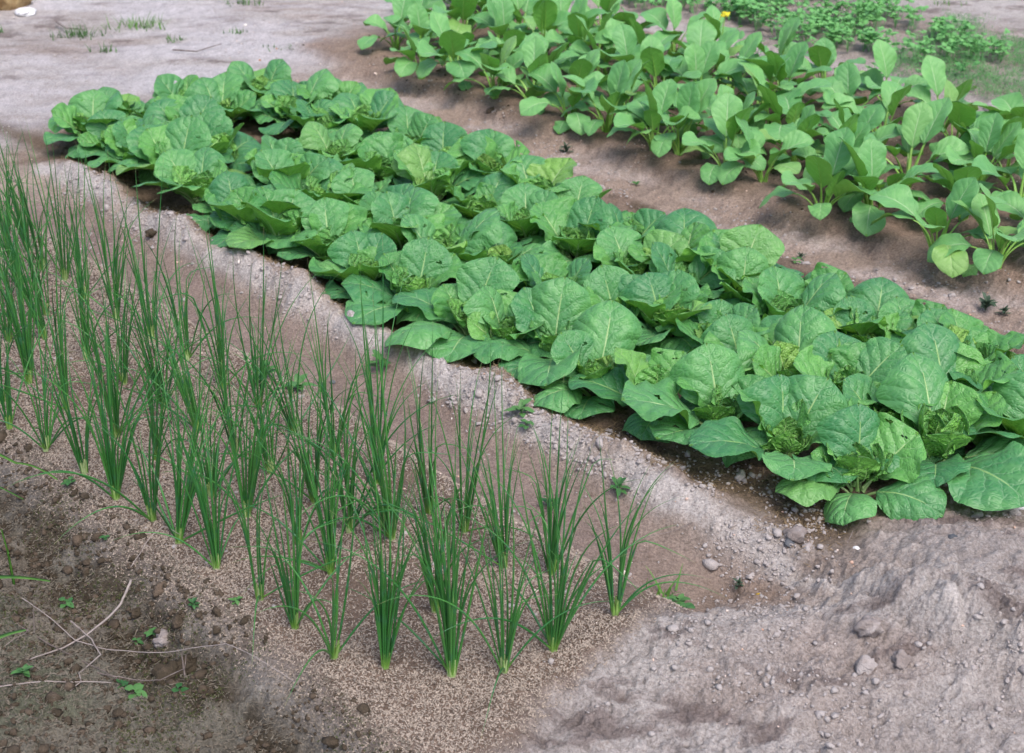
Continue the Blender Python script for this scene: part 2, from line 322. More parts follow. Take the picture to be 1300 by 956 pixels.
def broad_leaf(name, seed, L=.20, W=.095, pet=.05, e0=45, e1=0, cup=.25, fold=.10, ruf=.016, waves=2.3, puck=.0035, crum=.002, serr=.03,
               base=.52, tipp=3.0, side=.0, twist=.0, pw=1.0, recurve=.0, petw=.009, mats=None, nx=22, ny=34, nvein=5, r0=.004, asym=.08):
    rg = random.Random(seed)
    npet = 7; n = ny + npet
    tot = pet + L
    t, X, Z, e = curve(tot, e0, e1, 120, pw)
    V = []; U = []; F = []; MI = []
    def place(a, x, z):           # a = distance along the rib; x across; z off the blade
        q = np.clip(a / tot, 0, 1) * 119
        px = np.interp(q, np.arange(120), X); pz = np.interp(q, np.arange(120), Z); el = np.interp(q, np.arange(120), e)
        tt = np.clip((a - pet * .5) / tot, 0, 1)
        tw = twist * tt; x2 = x * np.cos(tw) - z * np.sin(tw); z2 = x * np.sin(tw) + z * np.cos(tw)
        return np.stack([px - np.sin(el) * z2 + r0, x2 + side * tt ** 2 * tot, pz + np.cos(el) * z2], -1)
    # blade
    p1, p2, p3 = [rg.uniform(0, 6.28) for _ in range(3)]
    s = np.linspace(-1, 1, nx + 1); s = np.sign(s) * np.abs(s) ** 1.15
    tb = np.linspace(0, 1, ny + 1); tb = 1 - (1 - tb) ** 1.25
    T, S = np.meshgrid(tb, s, indexing='ij')
    env = np.maximum(T, 0) ** base * np.maximum(1 - T ** tipp, 0) ** .5; env = env / env.max()
    saw = ((T * 17 + .3 * np.sin(T * 9 + p1)) % 1.0)
    wv_ = W * env * (1 + serr * (saw - .5) * (T > .12) + .05 * np.sin(T * 11 + p1 + np.sign(S) * 1.3) + asym * np.sign(S) * np.sin(T * 4 + p2))
    x = S * wv_; A = np.abs(S)
    a = pet + L * T + .012 * A ** 2 * np.sin(T * 3 - .6) * -1
    z = cup * wv_ * A ** 2 * .6 + fold * wv_ * A
    z = z + ruf * A ** 2.4 * np.sin(2 * PI * waves * T + p2 + np.where(S > 0, 0, 1.9)) * np.minimum(1, T * 4 + .1)
    z = z + ruf * .5 * A ** 3 * np.sin(2 * PI * waves * 2.3 * T + p3 + np.where(S > 0, 0, 2.4)) * np.minimum(1, T * 4)
    fade_ = (1 - T ** 7)
    z = z * fade_
    z = z - fade_ * recurve * A ** 3 * wv_ * np.clip(T * 2, 0, 1) - recurve * .6 * L * np.clip(T - .6, 0, 1) ** 1.8
    ph = (T - .42 * A ** .85) * nvein + np.where(S > 0, .5, 0)
    ph = ph + .35 * fbm(x * 14 + seed, a * 14, 2, seed + 3)
    z = z + fade_ * puck * (.55 + .9 * fbm(x * 18, a * 18 + seed, 2, seed + 8)) * np.abs(np.sin(PI * ph)) ** .8 * np.minimum(1, A * 5) * (1 - A ** 3) - puck * .7 * np.exp(-(S / .07) ** 2)
    z = z + crum * fade_ * fbm(x * 48 + seed, a * 48, 2, seed) * np.minimum(1, A * 4 + .2)
    P = place(a, x, z); V += P.reshape(-1, 3).tolist(); U += np.stack([S * .5 + .5, T], -1).reshape(-1, 2).tolist()
    m = nx + 1
    holes = set()
    if nx == 22 and rg.random() < .45:
        for _ in range(rg.choice((1, 1, 2))):
            hi_, hj = rg.randrange(7, ny - 4), rg.randrange(2, nx - 2)
            for a_, b_ in ((0, 0), (1, 0), (0, 1)): 
                if rg.random() < .7: holes.add((hi_ + a_, hj + b_))
    for i in range(ny):
        for j in range(nx):
            if (i, j) in holes: continue
            F.append((i * m + j, (i + 1) * m + j, (i + 1) * m + j + 1, i * m + j + 1)); MI.append(0)
    # stalk and raised rib under the blade: a tapering channelled rod
    o = len(V); segs = 7; rows = 14
    for i in range(rows + 1):
        q = i / rows; a_ = q * (pet + L * .72); wd = petw * (1 - .86 * min(1, a_ / (pet + L * .72)) ** .8) * (1.25 if i == 0 else 1)
        for j in range(segs):
            an = 2 * PI * j / segs; xx = math.cos(an) * wd * .8; zz = math.sin(an) * wd * .42 - wd * .40 - (0.0012 if a_ > pet else 0)
            V.append(place(np.array(a_), np.array(xx), np.array(zz)).tolist()); U.append((.5, q))
    for i in range(rows):
        for j in range(segs):
            F.append((o + i * segs + j, o + (i + 1) * segs + j, o + (i + 1) * segs + (j + 1) % segs, o + i * segs + (j + 1) % segs)); MI.append(1)
    return V, F, U, MI

def leaf_mesh(name, mats, seed, **kw):
    V, F, U, MI = broad_leaf(name, seed, **kw); return mesh(name, V, F, mats, U, MI)

mm = [M_mus, M_pet]
LIB = {'out': [], 'mid': [], 'up': [], 'in': []}
for i in range(6):
    q = random.Random(100 + i)
    LIB['out'].append(leaf_mesh("mustard_leaf", mm, 10 + i, L=q.uniform(.155, .175), W=q.uniform(.078, .090), pet=q.uniform(.04, .055), e0=q.uniform(42, 55), e1=q.uniform(-35, 5), cup=q.uniform(-.1, .25),
        fold=.10, ruf=q.uniform(.008, .016), waves=q.uniform(1.0, 2.0), puck=.003, crum=.0022, side=q.uniform(-.12, .12), twist=q.uniform(-.5, .5), recurve=q.uniform(0, .5), petw=.009))
for i in range(5):
    q = random.Random(200 + i)
    LIB['mid'].append(leaf_mesh("mustard_leaf", [M_mid, M_pet], 30 + i, L=q.uniform(.14, .165), W=q.uniform(.074, .086), pet=q.uniform(.03, .045), e0=q.uniform(58, 68), e1=q.uniform(10, 40), cup=q.uniform(.15, .6),
        fold=.14, ruf=q.uniform(.008, .015), waves=q.uniform(1.0, 2.2), puck=.004, crum=.003, side=q.uniform(-.12, .12), twist=q.uniform(-.5, .5), recurve=q.uniform(0, .3), petw=.009))
for i in range(5):
    q = random.Random(300 + i)
    LIB['up'].append(leaf_mesh("mustard_leaf", mm, 50 + i, L=q.uniform(.15, .17), W=q.uniform(.078, .09), pet=q.uniform(.035, .05), e0=q.uniform(62, 74), e1=q.uniform(35, 55), cup=q.uniform(.2, .5),
        fold=.06, ruf=q.uniform(.004, .010), waves=q.uniform(1.0, 1.8), puck=.0035, crum=.0022, side=q.uniform(-.1, .1), twist=q.uniform(-.35, .35), recurve=q.uniform(.2, .7), petw=.009))
for i in range(4):
    q = random.Random(400 + i)
    LIB['in'].append(leaf_mesh("mustard_inner_leaf", [M_inn, M_pet], 70 + i, L=q.uniform(.085, .11), W=q.uniform(.05, .062), pet=.02, e0=q.uniform(50, 62), e1=q.uniform(50, 80), cup=q.uniform(.4, .7),
        fold=.15, ruf=.006, waves=2.6, puck=.0045, crum=.0045, side=q.uniform(-.1, .1), recurve=.15, petw=.006, nx=24, ny=30, nvein=5))
def heart_mesh(seed):
    q = random.Random(seed); V = []; F = []; U = []; MI = []
    n = 8
    for i in range(n):
        v, f, u, mi = broad_leaf("h", seed * 13 + i, L=q.uniform(.066, .08) * (1 - .06 * i), W=q.uniform(.036, .042) * (1 - .06 * i), pet=.008, e0=22 + i * 6, e1=q.uniform(75, 100) + 7 * i, cup=.75, fold=.0,
                                 ruf=.003, waves=2.4, puck=.003, crum=.0032, petw=.003, nx=20, ny=24, nvein=4, r0=.012 - .0014 * i, serr=0)
        az = i * 2.4 + q.uniform(-.3, .3); ca, sa = math.cos(az), math.sin(az); o = len(V)
        V += [(a * ca - b * sa, a * sa + b * ca, z + .010 + .002 * i) for a, b, z in v]; F += [tuple(o + k for k in t) for t in f]; U += u; MI += mi
    return mesh("mustard_heart", V, F, [M_inn, M_pet], U, MI)
HEARTS = [heart_mesh(s) for s in (1, 2, 3, 4)]

ORD = "first second third fourth fifth sixth seventh eighth ninth tenth eleventh twelfth thirteenth fourteenth fifteenth sixteenth seventeenth eighteenth nineteenth twentieth twenty-first twenty-second twenty-third twenty-fourth twenty-fifth twenty-sixth".split()

def mustard(x, y, sc, label, leaves=None, seed=0, heart=1.0):
    q = random.Random(seed * 31 + 5)
    root = bpy.data.objects.new("mustard_plant", None); col.objects.link(root)
    root.location = (x, y, gz(x, y) - .004); root.empty_display_size = .05
    tag(root, label, "mustard plant", "broad-leaved mustard plants in the middle bed")
    if leaves is None:
        leaves = []; a0 = q.uniform(0, 360); n = q.choice((5, 6, 6, 7))
        for i in range(n): leaves.append(('out', a0 + i * 360 / n + q.uniform(-14, 14), q.uniform(.78, 1.04), q.uniform(-12, 10)))
        a0 = q.uniform(0, 360)
        for i in range(3): leaves.append(('mid', a0 + i * 120 + q.uniform(-20, 20), q.uniform(.85, 1.1), q.uniform(-8, 10)))
        for a in ((q.uniform(60, 120),) if q.random() < .5 else (q.uniform(20, 80), q.uniform(95, 160))): leaves.append(('up', a, q.uniform(.85, 1.1), q.uniform(-4, 8)))
    else: leaves = list(leaves)
    a0 = q.uniform(0, 360)
    for i in range(3): leaves.append(('in', a0 + i * 120 + q.uniform(-25, 25), q.uniform(.8, 1.05), q.uniform(-8, 8)))
    for (kind, az, s, tilt) in leaves:
        zb = {'out': .004, 'mid': .014, 'up': .018, 'in': .024}[kind]
        obj("leaf", q.choice(LIB[kind]), root, (math.cos(R(az)) * .006, math.sin(R(az)) * .006, zb), (R(q.uniform(-17, 17)), R(tilt + q.uniform(-5, 5)), R(az)), (s * sc, s * sc * q.uniform(.84, 1.06), s * sc))
    obj("heart", q.choice(HEARTS), root, (0, 0, .026), (R(q.uniform(-14, 14)), R(q.uniform(-14, 14)), q.uniform(0, 6.28)), sc * heart)
    return root

rows = {
 1: [(1112, 608), (1010, 578), (932, 540), (838, 512), (757, 483), (712, 435), (600, 400), (530, 368), (425, 318), (355, 299), (295, 270), (236, 212), (188, 196), (125, 164)],
 2: [(1205, 570), (1095, 500), (1024, 491), (929, 429), (865, 405), (799, 400), (641, 332), (508, 306), (468, 258), (371, 210)],
 3: [(1191, 422), (1120, 427), (1008, 411), (959, 372), (815, 340), (739, 312), (676, 292), (612, 266), (498, 215), (428, 198), (405, 141)],
}
R1 = {
 0: (.93, [('out', 196, 1.02, 0), ('out', 250, .85, -4), ('out', 322, 1.0, 2), ('up', 98, 1.05, 2), ('mid', 22, 1.05, 4), ('mid', 150, .8, 0), ('out', 60, .9, 0)], 1.25),
 1: (1.0, [('out', 196, 1.15, 0), ('out', 262, .95, -6), ('out', 305, .9, -6), ('mid', 150, 1.15, -4), ('up', 105, 1.0, 0), ('up', 55, 1.08, 3), ('mid', 20, .85, 4)], 1.05),
 2: (1.0, [('out', 190, 1.25, -6), ('out', 222, 1.0, 0), ('out', 292, .8, -4), ('up', 92, 1.1, -2), ('mid', 30, .95, 0), ('mid', 140, .9, 0), ('out', 335, .8, 4)], 1.0),
 3: (.92, [('out', 160, 1.1, -8), ('mid', 140, 1.15, 4), ('mid', 40, 1.0, 4), ('out', 350, .9, 0), ('out', 250, .75, 0), ('out', 95, 1.0, 0)], .8),
 4: (.92, [('up', 82, 1.2, 2), ('out', 215, .95, 0), ('out', 262, .85, 4), ('out', 165, .8, 0), ('out', 20, .9, 0), ('up', 130, .9, 6)], 1.0),
 5: (1.0, [('up', 72, 1.12, 0), ('up', 128, 1.0, 4), ('out', 268, 1.1, -4), ('out', 225, .85, 6), ('out', 345, 1.0, 0), ('mid', 15, .9, 0), ('out', 180, 1.0, 0)], .8),
 6: (1.0, [('up', 68, 1.08, -4), ('out', 218, 1.25, 0), ('out', 256, 1.05, 6), ('out', 158, 1.1, -8), ('mid', 120, .9, 0), ('out', 330, .8, 0), ('out', 10, .9, 0)], .8),
 7: (1.0, [('up', 92, 1.0, -6), ('out', 186, 1.1, -4), ('out', 232, 1.15, 2), ('out', 280, .9, -6), ('mid', 40, 1.1, 4), ('out', 330, 1.05, -4), ('mid', 140, .9, 0)], 1.15),
}
R2 = {0: (1.05, [('up', 108, 1.15, 0), ('out', 302, 1.25, 0), ('mid', 30, 1.1, 6), ('out', 350, 1.1, 4), ('mid', 75, 1.0, 0), ('out', 205, .95, -4), ('out', 255, .85, -8)], 1.55)}
LOOK1 = ["with notched low leaf and round heart", "with wide leaf cupping its heart", "with tall ribbed leaf behind small heart", "with two leaves opened like wings",
         "with big round leaf behind little heart", "with large puckered upright leaf", "with limp leaf hanging towards the soil", "with rounded puckered centre"]
rn = {1: "row beside the crumbly pale crest", 2: "second row from the crumbly crest", 3: "second row from the brown path", 4: "row beside the brown path"}
plants = {}
for r, L in rows.items():
    plants[r] = [at(px, py, .055) for px, py in L]
plants[2].append(xy_of(-3.55, 2.45)); 
for r in (1, 2, 3):
    pv = {1: 2.21, 2: 2.45, 3: 2.70}[r]
    P = sorted(plants[r], key=lambda p: -uv_of(*p)[0])
    P = [xy_of(uv_of(*p)[0], uv_of(*p)[1] * .65 + pv * .35) for p in P]
    out = [P[0]]
    for p in P[1:]:
        a = uv_of(*out[-1]); b = uv_of(*p); gap = a[0] - b[0]; k_ = int(gap / .245)
        for i in range(1, k_ + 1): f = i / (k_ + 1); out.append(xy_of(a[0] - gap * f, a[1] + (b[1] - a[1]) * f + rnd.uniform(-.03, .03)))
        out.append(p)
    u_ = uv_of(*out[-1])[0]
    lim = {1: -4.5, 2: -4.6, 3: -4.55}[r]
    while u_ - .22 > lim: u_ -= .22; out.append(xy_of(u_, pv + rnd.uniform(-.03, .03)))
    if r in (2, 3):
        u_ = uv_of(*out[0])[0]; pre = []
        while True:
            u_ += .21; p = xy_of(u_, pv + .02); q_ = to_px(*p)
            if q_[0] > 1345 or u_ > -1.08: break
            pre.insert(0, p)
        out = pre + out
    plants[r] = [(x_, y_ + {1: .055, 2: .03, 3: 0}[r] * float(smooth(-2.5, -1.4, uv_of(x_, y_)[0]))) for x_, y_ in out]
plants[4] = [xy_of(-1.22 - i * .215 + rnd.uniform(-.03, .03), 2.93 + .04 * (i / 16) - .07 * math.exp(-((i - 4) / 2.2) ** 2) + rnd.uniform(-.03, .03)) for i in range(16)]
seed = 0
for r in (1, 2, 3, 4):
    hand = {1: R1, 2: R2}.get(r, {})
    hu = {}
    for hi, spec in hand.items():
        px, py = rows[r][hi]; X0, Y0 = at(px, py, .055)
        j = min(range(len(plants[r])), key=lambda i: math.dist(plants[r][i], (X0, Y0))); hu[j] = (spec, hi)
    for i, (x, y) in enumerate(plants[r]):
        seed += 1
        if to_px(x, y)[0] > 1360: continue
        lab = "mustard plant, %s from the near end of the %s" % (ORD[i], rn[r])
        sc = .94 + .11 * math.sin(seed * 1.7)
        if i in hu:
            (s_, lv, ht), hi = hu[i]
            if r == 1: lab = "mustard plant %s, %s in the crest-side row" % (LOOK1[hi], ORD[i])[:200]
            mustard(x, y, s_, lab, lv, seed, ht)
        else: mustard(x, y, sc, lab, None, seed, rnd.uniform(.85, 1.25))

# ------------------------------------------------------------------ choy sum
cm = [M_cho, M_cpet]
CL = {'spread': [], 'arch': [], 'tall': [], 'low': []}
def cleaf(seed, **kw):
    return leaf_mesh("choy_leaf", cm, seed, serr=0.0, puck=.0012, crum=.0012, base=.62, tipp=3.0, asym=.02, nx=18, ny=30, nvein=6, **kw)
for i in range(5):
    q = random.Random(500 + i)
    CL['spread'].append(cleaf(500 + i, L=q.uniform(.12, .145), W=q.uniform(.042, .051), pet=q.uniform(.09, .12), e0=q.uniform(70, 80), e1=q.uniform(-70, -35), pw=1.15, cup=q.uniform(-.3, .4), fold=.15, ruf=.006, waves=1.1,
        side=q.uniform(-.2, .2), twist=q.uniform(-.7, .7), petw=.0085))
    CL['arch'].append(cleaf(520 + i, L=q.uniform(.13, .155), W=q.uniform(.044, .054), pet=q.uniform(.09, .12), e0=q.uniform(76, 86), e1=q.uniform(-20, 20), pw=1.3, cup=q.uniform(.1, .7), fold=.2, ruf=.005, waves=1.2,
        side=q.uniform(-.2, .2), twist=q.uniform(-.6, .6), petw=.0085))
    CL['tall'].append(cleaf(540 + i, L=q.uniform(.135, .16), W=q.uniform(.046, .056), pet=q.uniform(.09, .12), e0=q.uniform(80, 88), e1=q.uniform(50, 72), pw=1.4, cup=q.uniform(.1, .6), fold=.12, ruf=.005, waves=1.1,
        side=q.uniform(-.12, .12), twist=q.uniform(-.4, .4), recurve=.2, petw=.0085))
for i in range(3):
    q = random.Random(560 + i)
    CL['low'].append(cleaf(560 + i, L=.07, W=.032, pet=.06, e0=55, e1=q.uniform(-75, -50), cup=-.2, fold=.1, ruf=.006, waves=1.2, twist=q.uniform(-.6, .6), petw=.004))

def flower_parts(root, h, az):
    # a flowering stalk with a head of small yellow blossoms
    V = []; F = []
    n = 8
    for i in range(n + 1):
        t = i / n; r = .0035 * (1 - .5 * t)
        for j in range(6): V.append((math.cos(j * PI / 3) * r + .03 * t * t, math.sin(j * PI / 3) * r, h * t))
    for i in range(n):
        for j in range(6): F.append((i * 6 + j, i * 6 + (j + 1) % 6, (i + 1) * 6 + (j + 1) % 6, (i + 1) * 6 + j))
    st = obj("flower_stalk", mesh("flower_stalk", V, F, [M_cpet]), root, (0, 0, 0), (0, 0, az))
    q = random.Random(3)
    for b in range(6):
        V = [(0, 0, 0)]; F = []; 
        for p in range(4):
            a = p * PI / 2; c_, s_ = math.cos(a), math.sin(a); o = len(V)
            for (rr, ww, zz) in ((.003, .0015, .001), (.007, .0045, .003), (.010, .0035, .0025)):
                V += [(c_ * rr - s_ * ww, s_ * rr + c_ * ww, zz), (c_ * rr + s_ * ww, s_ * rr - c_ * ww, zz)]
            F += [(0, o, o + 1), (o, o + 2, o + 3, o + 1), (o + 2, o + 4, o + 5, o + 3)]
        obj("blossom", mesh("blossom", V, F, [M_yel]), st, (.03 + q.uniform(-.014, .014), q.uniform(-.014, .014), h + q.uniform(-.01, .016)), (q.uniform(-.9, .9), q.uniform(-.9, .9), q.uniform(0, 3)), 1.25)

def choy(x, y, sc, label, seed, flower=0):
    q = random.Random(seed * 17 + 3)
    root = bpy.data.objects.new("choy_sum_plant", None); col.objects.link(root); root.location = (x, y, gz(x, y) - .004); root.empty_display_size = .05
    tag(root, label, "choy sum", "upright choy sum plants in the far bed")
    a0 = q.uniform(0, 360); n = q.choice((4, 4, 5)); lv = []
    for i in range(n): lv.append(('spread', a0 + i * 360 / n + q.uniform(-20, 20), q.uniform(.8, 1.1)))
    a0 = q.uniform(0, 360)
    for i in range(3): lv.append(('arch', a0 + i * 120 + q.uniform(-20, 20), q.uniform(.85, 1.1)))
    for i in range(q.choice((1, 2))): lv.append(('tall', q.uniform(0, 360), q.uniform(.9, 1.12)))
    if q.random() < .5: lv.append(('tall', q.uniform(200, 320), q.uniform(.5, .7)))
    if q.random() < .6: lv.append(('low', q.uniform(180, 360), q.uniform(.8, 1.1)))
    for (kd, az, s) in lv:
        obj("leaf", q.choice(CL[kd]), root, (math.cos(R(az)) * .003, math.sin(R(az)) * .003, .004), (R(q.uniform(-8, 8)), R(q.uniform(-6, 12)), R(az)), s * sc)
    if flower: flower_parts(root, flower, q.uniform(0, 6.28))
CF = [(503, 69), (535, 106), (581, 113), (628, 132), (676, 145), (723, 164), (769, 172), (830, 200), (861, 203), (920, 227), (968, 235), (1042, 278), (1106, 278), (1187, 330), (1262, 349)]
crow = {1: [at(*p) for p in CF][::-1]}
crow[2] = [at(*p) for p in [(1240, 245), (1150, 240), (1080, 215), (1000, 190), (960, 150), (882, 143), (835, 140), (735, 90), (640, 75), (590, 60)]]
def lattice(u0, u1, v, st): return [xy_of(u0 - i * st + rnd.uniform(-.035, .035), v + rnd.uniform(-.045, .045)) for i in range(int((u0 - u1) / st) + 1)]
o2 = [crow[2][0]]
for p in crow[2][1:]:
    a, b = o2[-1], p; dd = math.dist(a, b); k_ = int(dd / .27)
    for i in range(1, k_ + 1): o2.append((a[0] + (b[0] - a[0]) * i / (k_ + 1), a[1] + (b[1] - a[1]) * i / (k_ + 1)))
    o2.append(p)
o2 = [xy_of(-1.66, 4.03), xy_of(-1.87, 4.0)] + o2 + [xy_of(-4.72, 4.0)]
crow[2] = o2
crow[5] = lattice(-1.95, -5.3, 4.58, .25); crow[4] = lattice(-1.80, -5.1, 4.30, .235); crow[3] = crow[2]; crow[2] = lattice(-1.72, -4.6, 3.82, .23)
cn = {1: "row beside the brown path", 2: "second row from the brown path", 3: "middle row", 4: "second row from the herb patch", 5: "row beside the herb patch"}
sd = 0
for r in (1, 2, 3, 4, 5):
    i = 0
    best = None
    for (x, y) in crow[r]:
        sd += 1; q = to_px(x, y, .15)
        if q[0] > 1340 or q[1] < -75: continue
        lab = "choy sum plant, %s from the near end of the %s" % (ORD[i], cn[r]); i += 1
        fl = 0
        if r == 5 and abs(q[0] - 915) < 33 and best is None: fl = .21; best = 1; lab = "choy sum carrying a head of small yellow flowers beside the herb patch"
        choy(x, y, rnd.uniform(.90, 1.04) if r == 1 else rnd.uniform(.78, .92) if r == 2 else rnd.uniform(.92, 1.08) if r in (3, 4) else rnd.uniform(.85, 1.0), lab, sd, fl)

# ------------------------------------------------------------------ spring onions
def onion_leaf(seed, L, bend, kink=None, r=.0026):
    q = random.Random(seed); n = 16; V = []; U = []; F = []; x = z = 0.0; e = R(90); d = q.uniform(0, 6.28)
    P = []; y = 0; e_az = q.uniform(-.25, .25)
    for i in range(n + 1):
        t = i / n; P.append((x, y, z, e))
        e = R(90) - R(bend) * t ** 2.3
        if kink and t > kink[0]: e -= R(kink[1]) * min(1, (t - kink[0]) * 7)
        ds = L / n; x += math.cos(e) * ds; z += math.sin(e) * ds; y += e_az * ds * t
    for i, (x, y, z, e) in enumerate(P):
        t = i / n; rr = r * (.75 + .35 * math.sin(min(1, t * 2.2) * PI * .5)) * max(.04, (1 - t ** 1.7)) ** .9
        sq = .55 if kink and abs(t - kink[0]) < .08 else 1.0
        for j in range(6):
            a = 2 * PI * j / 6; cx = math.cos(a) * rr; cy = math.sin(a) * rr * sq
            V.append((x + math.sin(e) * cx, y + cy, z - math.cos(e) * cx)); U.append((j / 6, t))
    for i in range(n):
        for j in range(6): F.append((i * 6 + j, i * 6 + (j + 1) % 6, (i + 1) * 6 + (j + 1) % 6, (i + 1) * 6 + j))
    return mesh("onion_leaf", V, F, [M_on], U)
OL = [onion_leaf(i, q_.uniform(.33, .48), q_.uniform(-20, 65), r=q_.uniform(.0018, .0026)) for i in range(18) for q_ in [random.Random(600 + i)]]
OC = [onion_leaf(50 + i, q_.uniform(.30, .40), q_.uniform(60, 110), r=.0023) for i in range(5) for q_ in [random.Random(700 + i)]]
OK_ = [onion_leaf(70 + i, q_.uniform(.28, .36), q_.uniform(5, 20), (q_.uniform(.55, .8), q_.uniform(60, 110)), r=.0026) for i in range(4) for q_ in [random.Random(800 + i)]]
def bulb(seed):
    q = random.Random(seed); V = []; F = []
    for k_ in range(5):
        a = k_ * 1.256 + q.uniform(-.3, .3); cx, cy = math.cos(a) * .0055, math.sin(a) * .0055; o = len(V)
        for i, (h, r, f) in enumerate(((-.008, .004, .6), (.0, .0052, .8), (.012, .0044, 1.0), (.03, .0032, 1.3), (.045, .0026, 1.7))):
            for j in range(7): b = j * 2 * PI / 7; V.append((cx * f + math.cos(b) * r, cy * f + math.sin(b) * r, h))
        for i in range(4):
            for j in range(7): F.append((o + i * 7 + j, o + i * 7 + (j + 1) % 7, o + (i + 1) * 7 + (j + 1) % 7, o + (i + 1) * 7 + j))
    return mesh("onion_base", V, F, [M_bulb])
BU = [bulb(s) for s in range(3)]
def onion(x, y, n, sc, label, seed):
    q = random.Random(seed * 7 + 1)
    root = bpy.data.objects.new("spring_onion_clump", None); col.objects.link(root); root.location = (x, y, gz(x, y)); root.empty_display_size = .03; root.rotation_euler = (R(q.gauss(0, 3.5)), R(q.gauss(0, 3.5)), 0); n = n * q.uniform(.7, 1.2)
    tag(root, label, "spring onion", "spring onion clumps in the husk-mulched bed")
    for i in range(int(n * 1.7)):
        az = q.uniform(0, 2 * PI); k_ = q.random()
        if k_ < .10: me = q.choice(OC); lean = q.uniform(15, 45)
        elif k_ < .18: me = q.choice(OK_); lean = q.uniform(3, 15)
        elif k_ < .21: me = q.choice(OL); lean = q.uniform(30, 65)
        else: me = q.choice(OL); lean = abs(q.gauss(0, 6.0)) + .5
        s = sc * q.uniform(.62, 1.12) * (.7 if lean > 30 else 1)
        obj("leaf", me, root, (math.cos(az) * .006, math.sin(az) * .006, .006), (0, R(lean), az), (sc * .95, sc * .95, s))
    obj("white_base", q.choice(BU), root, (0, 0, .0), (0, 0, q.uniform(0, 6.28)), sc * .8)
ro = {1: "row beside the mossy ditch", 2: "second row from the ditch", 3: "second row from the bare furrow", 4: "row beside the bare furrow"}
# the near row, clump by clump as it stands
OR = {1: [(425, 851, 7), (376, 814, 9), (332, 780, 8), (277, 739, 12), (229, 704, 12), (196, 674, 9), (150, 647, 14), (110, 614, 10), (61, 584, 11), (15, 557, 10)],
      2: [(574, 872, 17), (490, 863, 15), (421, 742, 11), (381, 704, 9), (315, 667, 12), (270, 640, 9), (200, 592, 11), (150, 565, 11), (87, 532, 10), (40, 500, 9)],
      3: [(702, 842, 15), (640, 868, 15), (553, 790, 10), (498, 700, 14), (445, 690, 9), (400, 650, 11), (345, 610, 10), (300, 585, 9), (253, 557, 11), (210, 530, 11), (160, 500, 10), (112, 470, 9), (60, 445, 9)],
      4: [(780, 799, 9), (700, 740, 11), (640, 735, 12), (590, 690, 10), (545, 665, 10), (480, 625, 11), (425, 590, 10), (375, 560, 10), (330, 530, 9), (285, 505, 10), (240, 470, 9), (195, 445, 10), (150, 420, 9), (110, 395, 9)]}
far_u = {1: -4.0, 2: -4.0, 3: -4.05, 4: -4.05}
pv_ = {1: 1.15, 2: 1.30, 3: 1.45, 4: 1.60}
sd = 0
for r in (1, 2, 3, 4):
    P = [(*at(px, py), n) for px, py, n in OR[r]]
    P.sort(key=lambda p: -uv_of(p[0], p[1])[0])
    u_ = uv_of(P[-1][0], P[-1][1])[0]
    while u_ - .125 > far_u[r]:
        u_ -= .125; x, y = xy_of(u_ + rnd.uniform(-.02, .02), pv_[r] + rnd.uniform(-.025, .025)); P.append((x, y, rnd.randint(8, 12)))
    for i, (x, y, n) in enumerate(P):
        sd += 1
        if to_px(x, y, .3)[0] < -60: continue
        onion(x, y, n, rnd.uniform(.92, 1.12), "spring onion clump, %s from the near end of the %s" % (ORD[i], ro[r]), sd)

# ------------------------------------------------------------------ scattered stuff: husks, crumbs, straw, moss
def stuff_mesh(name, V, F, mat, label, cat, sm=False):
    V = np.asarray(V, dtype=np.float32).reshape(-1, 3); F = np.asarray(F, dtype=np.int32); k_ = F.shape[1]
    me = bpy.data.meshes.new(name); me.vertices.add(len(V)); me.vertices.foreach_set("co", V.ravel())
    me.loops.add(F.size); me.loops.foreach_set("vertex_index", F.ravel()); me.polygons.add(len(F))
    me.polygons.foreach_set("loop_start", np.arange(0, F.size, k_, dtype=np.int32))
    if sm: me.polygons.foreach_set("use_smooth", np.ones(len(F), dtype=bool))
    me.update(calc_edges=True); me.validate(); me.materials.append(mat)
    return tag(obj(name, me), label, cat, None, 'stuff')
rs = np.random.RandomState(5)
def flakes(x, y, z, ln, wd, th, tilt=.5):
    n = len(x); az = rs.uniform(0, 2 * PI, n); el = rs.normal(0, tilt, n); ro_ = rs.uniform(-1, 1, n)
    d = np.stack([np.cos(az) * np.cos(el), np.sin(az) * np.cos(el), np.sin(el)], 1)
    s = np.stack([-np.sin(az) * np.cos(ro_), np.cos(az) * np.cos(ro_), np.sin(ro_)], 1); nn = np.cross(d, s)
    c = np.stack([x, y, z], 1)[:, None]; d = d[:, None] * ln[:, None, None]; s = s[:, None] * wd[:, None, None]; nn = nn[:, None] * th[:, None, None]
    V = np.concatenate([c - d, c + s * 1.0 - nn * .3, c + nn, c - s * 1.0 - nn * .3, c + d], 1)
    o = (np.arange(n) * 5)[:, None]
    F = np.concatenate([o + [0, 1, 2], o + [0, 2, 3], o + [4, 2, 1], o + [4, 3, 2]], 1).reshape(-1, 3)
    return V.reshape(-1, 3), F
def scatter(n, u0, u1, v0, v1):
    u = rs.uniform(u0, u1, n); v = rs.uniform(v0, v1, n); return xy_of(u, v)
x, y = scatter(190000, -4.0, -1.25, 1.03, 1.76)
d = np.hypot(x, y); keep = (rs.uniform(0, 1, len(x)) < np.clip((2.9 / d) ** 2.2, .12, 1)) & (ground(x, y, True)[2] > rs.uniform(.02, .9, len(x)))
keep &= fbm(x * 5, y * 5, 3, 91) + .5 * (1.6 - uv_of(x, y)[1]) > rs.uniform(-.6, .15, len(x)); x = x[keep]; y = y[keep]; d = d[keep]; n = len(x)
sz = np.clip(d / 2.9, 1, 1.6)
